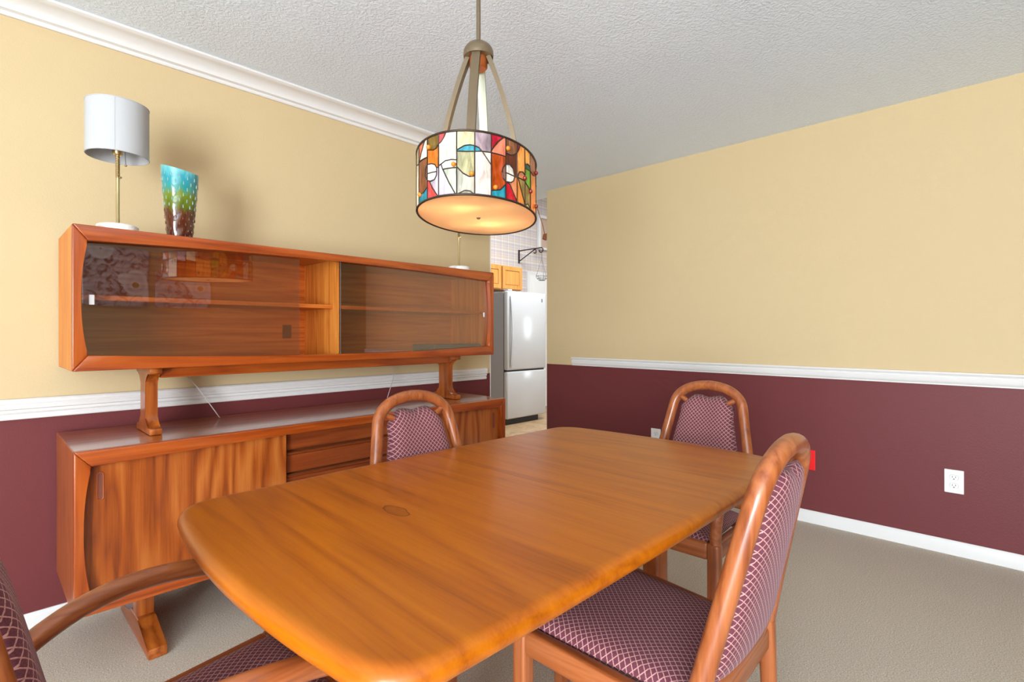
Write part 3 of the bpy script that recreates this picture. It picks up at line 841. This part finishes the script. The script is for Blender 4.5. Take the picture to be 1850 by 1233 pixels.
def make_chair(name, label, group, arms=False):
    c = thing(name, label, 'chair', group=group)
    mk('back_frame', tube(hoop_pts(), .0212, 18), 'chair_z', c, True, angle=60)
    for s in (-1, 1):
        mk('leg', tube([(s*.230, -.012, 0), (s*.231, -.010, .15), (s*.232, -.002, .36), (s*.232, .000, .425)], [.0165, .018, .0208, .0212], 16), 'chair_z', c, True, angle=60)
        mk('leg', box(s*.234-.0215, s*.234+.0215, .405, .448, 0, .442, .011, 3), 'chair_z', c, True, angle=50)
        b = prism([(-.005, .352), (.41, .380), (.41, .441), (-.005, .414)], 'x', s*.234-.017, s*.234+.017, bev=.009, seg=3)
        for v in b.verts: v.co.x -= s*.020*(1-min(1, max(0, v.co.y/.41)))
        mk('side_rail', b, 'chair_y', c, True, angle=50)
    mk('front_rail', box(-.215, .215, .410, .444, .380, .440, .009, 3), 'chair_x', c, True, angle=50)
    mk('rear_rail', box(-.212, .212, -.014, .016, .360, .412, .008, 3), 'chair_x', c, True, angle=50)
    mk('back_rail', tube([(-.224, c_y(.452), .452), (-.10, c_y(.452)-.014, .450), (.10, c_y(.452)-.014, .450), (.224, c_y(.452), .452)], 1, 12, flat=(.018, .013)), 'chair_x', c, True, angle=60)
    mk('seat', seat_pad(), 'fabric', c, True)
    mk('backrest', backrest(), 'fabric', c, True)
    for s in (-1, 1):
        mk('peg', tube([(s*.090, c_y(.858)+.004, .852), (s*.135, c_y(.873), .877)], .0105, 12), 'chair_x', c, True, angle=50)
    if arms:
        for s in (-1, 1):
            ap = [(s*.198, -.030, .598), (s*.212, .010, .620), (s*.232, .075, .641), (s*.247, .155, .650), (s*.255, .245, .643), (s*.256, .325, .626), (s*.252, .385, .598), (s*.245, .418, .555), (s*.239, .427, .50), (s*.236, .4275, .43)]
            # smooth the path
            q = []
            for i in range(len(ap)-1):
                p0, p1, p2, p3 = [Vector(ap[max(0, min(len(ap)-1, k))]) for k in (i-1, i, i+1, i+2)]
                for k in range(4):
                    t = k/4
                    q.append(.5*((2*p1)+(-p0+p2)*t+(2*p0-5*p1+4*p2-p3)*t*t+(-p0+3*p1-3*p2+p3)*t**3))
            q.append(Vector(ap[-1]))
            mk('armrest', tube(q, .0195, 16), 'chair_y', c, True, angle=60)
            mk('side_stretcher', box(s*.226-.011, s*.226+.011, .0, .41, .285, .318, .006, 2), 'chair_y', c, True, angle=50)
    return c
grp = 'dining chairs around the table'
cA = make_chair('dining_chair', 'armless dining chair tucked in between the table and the sideboard', grp)
cA.location = (1.137, 1.508, 0); cA.rotation_euler.z = math.radians(177.5)
cC = copy_tree(cA); cC['label'] = 'armless dining chair on the near long side, its back towards the carpet'
cC.location = (1.187, .447, 0); cC.rotation_euler.z = math.radians(1.75)
cB = make_chair('dining_armchair', 'dining armchair at the far end of the table by the maroon wall', grp, True)
cB.location = (2.182, .976, 0); cB.rotation_euler.z = math.radians(91.5)
cD = copy_tree(cB); cD['label'] = 'dining armchair at the near left end of the table, one armrest showing'
cD.location = (.080, 1.045, 0); cD.rotation_euler.z = math.radians(-89)
GLASS=[
('greygreen',[(116.2,1),(131.6,0.98),(131.6,0.678),(116.2,0.777)]),
('white',[(116.2,0.777),(131.6,0.678),(131.6,0),(116.1,0)]),
('salmon',[(131.6,0.98),(144.2,0.986),(138,0.844),(133,0.715),(131.6,0.714)]),
('white',[(144.2,0.986),(148,0.991),(148,0.692),(133,0.715),(138,0.844)]),
('brown',[(131.6,0.714),(148,0.688),(148,0.57),(145.3,0.516),(145,0.395),(148,0.309),(148,0.21),(141.7,0.142),(131.6,0.176)]),
('teal',[(131.6,0.176),(141.7,0.142),(148,0.21),(148,0),(131.6,0)]),
('white',[(148,0.57),(145.3,0.516),(145,0.395),(148,0.309)]),
('olive',[(148,0.991),(161.7,1),(161.7,0.835),(159.2,0.778),(155.9,0.764),(148,0.807)]),
('orange',[(148,0.807),(155.9,0.764),(159.2,0.778),(161.7,0.835),(161.7,0.468),(159.5,0.462),(157.6,0.522),(153.6,0.556),(148,0.57)]),
('white',[(148,0.57),(153.6,0.556),(157.6,0.522),(159.5,0.462),(159.7,0.404),(148,0.421)]),
('white',[(148,0.421),(159.7,0.404),(159.5,0.342),(157,0.284),(153,0.273),(148,0.309)]),
('lavender',[(161.7,0.468),(161.7,0),(160.7,0.008),(154.2,0.167),(151.2,0.283),(157,0.284),(159.5,0.342),(159.7,0.404),(159.5,0.462)]),
('red',[(148,0.309),(151.2,0.283),(154.2,0.167),(160.7,0.008),(161.7,0),(148,0)]),
('pinkred',[(161.7,1),(169.1,1),(167,0.92),(164.2,0.855),(161.7,0.835)]),
('cream',[(169.1,1),(178.6,1),(178.6,0.54),(173.6,0.552),(168.4,0.544),(164.2,0.505),(161.7,0.483),(161.7,0.835),(164.2,0.855),(167,0.92)]),
('white',[(164.2,0.505),(168.4,0.544),(173.6,0.552),(178.6,0.54),(178.6,0.422),(165.8,0.418)]),
('palegreen',[(165.8,0.418),(178.6,0.422),(178.6,0.009),(177.3,0.011),(171.9,0.188)]),
('lavender',[(161.7,0.483),(164.2,0.505),(165.8,0.418),(171.9,0.188),(177.3,0.011),(170.1,0),(161.7,0)]),
('cream2',[(178.6,1),(193.4,1),(193.4,0.765),(189.6,0.775),(184.9,0.761),(178.6,0.695)]),
('teal',[(178.6,0.695),(184.9,0.761),(189.6,0.775),(193.4,0.765),(193.4,0.676),(186.5,0.668),(178.6,0.677)]),
('beigegreen',[(178.6,0.677),(186.5,0.668),(193.4,0.676),(193.4,0.293),(188.8,0.278),(183.7,0.331),(178.6,0.432)]),
('grey',[(178.6,0.432),(183.7,0.331),(188.8,0.278),(193.4,0.293),(193.4,0),(189.6,0.053),(185.3,0.061),(178.6,0)]),
('cream',[(178.6,0),(185.3,0.061),(189.6,0.053),(193.4,0),(193.4,0),(178.6,0)]),
('lavgrey',[(193.4,1),(207,1),(207,0.694),(199.4,0.69),(196.8,0.742),(193.4,0.765)]),
('teal',[(193.4,0.765),(196.8,0.742),(199.4,0.69),(193.4,0.676)]),
('pinkwhite',[(193.4,0.676),(199.4,0.69),(207,0.496),(207,0),(193.4,0)]),
('white',[(199.4,0.69),(207,0.694),(207,0.496)]),
('crimson',[(207,1),(218.3,0.995),(212.3,0.887),(209,0.792),(207,0.721)]),
('salmon',[(218.3,0.995),(220,0.998),(220,0.692),(207,0.694),(207,0.721),(209,0.792),(212.3,0.887)]),
('rust',[(207,0.694),(220,0.692),(220,0.567),(217.5,0.504),(216.4,0.415),(217.5,0.329),(220,0.287),(220,0.242),(214.9,0.132),(207,0.093)]),
('teal',[(207,0.093),(214.9,0.132),(220,0.242),(220,0),(207,0)]),
('white',[(220,0.567),(217.5,0.504),(216.4,0.415),(217.5,0.329),(220,0.287)]),
('brown',[(220,0.998),(231.9,1),(231.9,0.833),(228.4,0.773),(224.9,0.745),(220,0.753)]),
('darkbrown',[(220,0.753),(224.9,0.745),(228.4,0.773),(231.9,0.833),(231.9,0.425),(229.1,0.42),(227.4,0.536),(223.9,0.585),(220,0.567)]),
('white',[(220,0.567),(223.9,0.585),(227.4,0.536),(229.1,0.42),(220,0.433)]),
('white',[(220,0.433),(229.1,0.42),(227.9,0.338),(225.4,0.3),(220,0.287)]),
('crimson',[(220,0.287),(223.9,0.266),(227.9,0.136),(231.9,0.017),(231.9,0),(220,0)]),
('tan',[(229.1,0.42),(231.9,0.425),(231.9,0.017),(227.9,0.136),(223.9,0.266),(220,0.287),(225.4,0.3),(227.9,0.338)]),
('maroon',[(231.9,1),(235.6,0.988),(233.9,0.894),(231.9,0.833)]),
('amber',[(235.6,0.988),(241.9,1),(242.2,0.527),(238.8,0.563),(235,0.537),(232.7,0.461),(231.9,0.425),(231.9,0.833),(233.9,0.894)]),
('tan',[(232.7,0.43),(232.7,0.461),(235,0.537),(238.8,0.563),(242.2,0.527),(242.2,0.431)]),
('olivetan',[(232.7,0.43),(242.2,0.431),(242.5,0.013)]),
('amber2',[(231.9,0.425),(232.7,0.43),(242.5,0.013),(231.9,0)]),
('yellow',[(241.9,1),(251.2,0.978),(251.2,0.746),(246.8,0.761),(242.5,0.707)]),
('tealdark',[(242.5,0.707),(246.8,0.761),(251.2,0.746),(252.2,0.68),(242.5,0.655)]),
('green',[(242.5,0.655),(252.2,0.68),(252.2,0.324),(242.5,0.417)]),
('olivetan',[(242.5,0.417),(252.2,0.324),(252.2,0.017),(246.8,0.069),(242.5,0.013)]),
('cream2',[(242.5,0.013),(246.8,0.069),(252.2,0.017),(252.2,0),(242.5,0)]),
('pinkbrown',[(251.2,0.978),(266.8,0.972),(270.7,0.745),(258,0.654),(252.2,0.68),(251.2,0.746)]),
('amber',[(252.2,0.68),(258,0.654),(270.7,0.745),(270.7,0),(252.2,0)]),
]
BEADS=[(150.8, 0.83), (176.1, 0.47), (190.9, 0.32), (210.2, 0.15), (221.5, 0.83), (241.0, 0.47), (250.6, 0.31), (135.9, 0.14), (266.8, 0.77), (266.8, 0.16)]

# ------------------------------------------------------------------ pendant lamp with oval stained-glass drum
PCX, PCY, PA, PB, PZ1, PZ2, PTH = 1.01, 1.1065, .2545, .165, 1.4945, 1.648, .6415
pd = thing('pendant_lamp', 'oval stained-glass drum pendant hanging over the dining table', 'pendant lamp', (PCX, PCY, PZ1), PTH)
PH = PZ2-PZ1
def ep(phi, h, off=0.0):
    a = math.radians(phi); n = Vector((math.cos(a)/PA, math.sin(a)/PB)).normalized()
    return Vector((PA*math.cos(a)+n.x*off, PB*math.sin(a)+n.y*off, PH*h))
shade = mk('drum_shade', bmesh.new(), 'came', pd)
pieces = list(GLASS)
for a0, a1, cols in ((270.7, 283.5, ('cream', 'orange')), (283.5, 296.2, ('lavender', 'rust'))):
    m = .58
    pieces += [(cols[0], [(a0, m), (a1, m+.08), (a1, 1), (a0, 1)]), (cols[1], [(a0, 0), (a1, 0), (a1, m+.08), (a0, m)])]
came = bmesh.new(); seen = set()
def ribbon(p, q, wid=.0016):
    key = tuple(sorted((tuple(round(c, 2) for c in p), tuple(round(c, 2) for c in q))))
    if key in seen: return
    seen.add(key)
    k = max(1, int(abs(p[0]-q[0])/4))
    pts = [ep(p[0]+(q[0]-p[0])*i/k, p[1]+(q[1]-p[1])*i/k, .0006) for i in range(k+1)]
    if (pts[-1]-pts[0]).length < .0008: return
    tube(pts, wid, 6, bm=came)
for rot in (0, 180):
    for col, q in pieces:
        q = [(a+rot, h) for a, h in q]
        clean = []
        for pnt in q:
            if not clean or (abs(clean[-1][0]-pnt[0])+abs(clean[-1][1]-pnt[1])*60) > .15: clean.append(pnt)
        if len(clean) < 3: continue
        # subdivide long spans so that the pane follows the drum
        dense = []
        for i in range(len(clean)):
            p0, p1 = clean[i], clean[(i+1) % len(clean)]
            k = max(1, int(abs(p1[0]-p0[0])/5))
            for j in range(k): dense.append((p0[0]+(p1[0]-p0[0])*j/k, p0[1]+(p1[1]-p0[1])*j/k))
        b = bmesh.new()
        fo = [b.verts.new(ep(a, h, .0003)) for a, h in dense]; fi = [b.verts.new(ep(a, h, -.0022)) for a, h in dense]
        try:
            b.faces.new(fo); b.faces.new(fi[::-1])
            for i in range(len(fo)): b.faces.new((fo[i], fi[i], fi[(i+1) % len(fo)], fo[(i+1) % len(fo)]))
        except ValueError: b.free(); continue
        bmesh.ops.triangulate(b, faces=[f for f in b.faces if len(f.verts) > 4])
        mk('glass_piece', b, 'g_'+col, shade)
        for i in range(len(clean)): ribbon(clean[i], clean[(i+1) % len(clean)])
mk('lead_came', came, 'came', shade, True, angle=60)
bd = None
for rot in (0, 180):
    for i, (a, h) in enumerate(BEADS):
        mt = 'bead_red' if i in (5, 6, 8, 9) else 'bead'
        o = mk('glass_bead', ball((0, 0, 0), .0062, u=12, v=8), mt, shade, True); o.location = ep(a+rot, h, .003)
rim = bmesh.new()
for h in (0, 1): tube([ep(i*5, h) for i in range(73)], .0030, 8, bm=rim, cap=False)
mk('drum_rim', rim, 'came', shade, True)
dsk = bmesh.new(); top = [dsk.verts.new(ep(i*5, .012, -.003)) for i in range(72)]; bot = [dsk.verts.new(ep(i*5, .002, -.003)) for i in range(72)]
dsk.faces.new(top); dsk.faces.new(bot[::-1])
for i in range(72): dsk.faces.new((top[i], bot[i], bot[(i+1) % 72], top[(i+1) % 72]))
mk('diffuser', dsk, 'diffuser', pd)
mk('finial', lathe([(.004, -.004), (.006, -.001), (.006, .003)], 14), 'bronze', pd, True)
# frame: straps, cap, rod, canopy
ZC = 1.968-PZ1
for k, (dx, dy) in enumerate(((1, 0), (0, 1), (-1, 0), (0, -1))):
    pts = []
    for i in range(17):
        t = i/16; z = ZC-.012-(ZC-.05)*t; r = .030+.088*math.sin(min(1, t*1.06)*PI/2)**.92
        pts.append((dx*r, dy*r, z))
    mk('strap', bar(pts, .024, .0130, (-dy, dx, 0)), 'palegreen_metal' if k == 0 else 'bronze', pd)
mk('cross_bar', bar([(-.116, 0, .128), (.116, 0, .128)], .018, .006, (0, 1, 0)), 'bronze', pd)
mk('cross_bar', bar([(0, -.116, .121), (0, .116, .121)], .018, .006, (1, 0, 0)), 'bronze', pd)
dome = [(.0425, ZC-.012), (.0435, ZC-.004)]+[(.0435*math.cos(a), ZC+.034*math.sin(a)) for a in [i*PI/2/8 for i in range(1, 8)]]+[(.008, ZC+.036)]
mk('cap', lathe(dome, 32), 'bronze', pd, True, angle=50)
mk('collar', lathe([(.022, ZC-.045), (.026, ZC-.040), (.026, ZC-.010)], 24), 'copper', pd, True, angle=50)
mk('rod', lathe([(.0062, ZC+.03), (.0062, H-PZ1-.02)], 14), 'bronze', pd, True, angle=50)
mk('canopy', lathe([(.012, H-PZ1-.03), (.055, H-PZ1-.022), (.062, H-PZ1-.004), (.062, H-PZ1-.0005)], 32), 'bronze', pd, True, angle=50)
for i, (lx, ly) in enumerate(((-.115, .01), (.105, -.01))):
    mk('socket', lathe([(.014, .060), (.016, .066), (.016, .10)], 16), 'white', pd, True, angle=50).location = (lx, ly, 0)
    mk('bulb', ball((lx, ly, .088), .022, sc=(1, 1, .9)), plain('lamp_bulb_glass_%d' % i, srgb(250, 236, 210), .3), pd, True)
    l = bpy.data.lights.new('bulb_light', 'POINT'); l.energy = 4.5; l.color = (1.0, .84, .62); l.shadow_soft_size = .02
    lo = bpy.data.objects.new('bulb_light', l); COL.objects.link(lo); lo.parent = pd; lo.location = (lx, ly, .052)
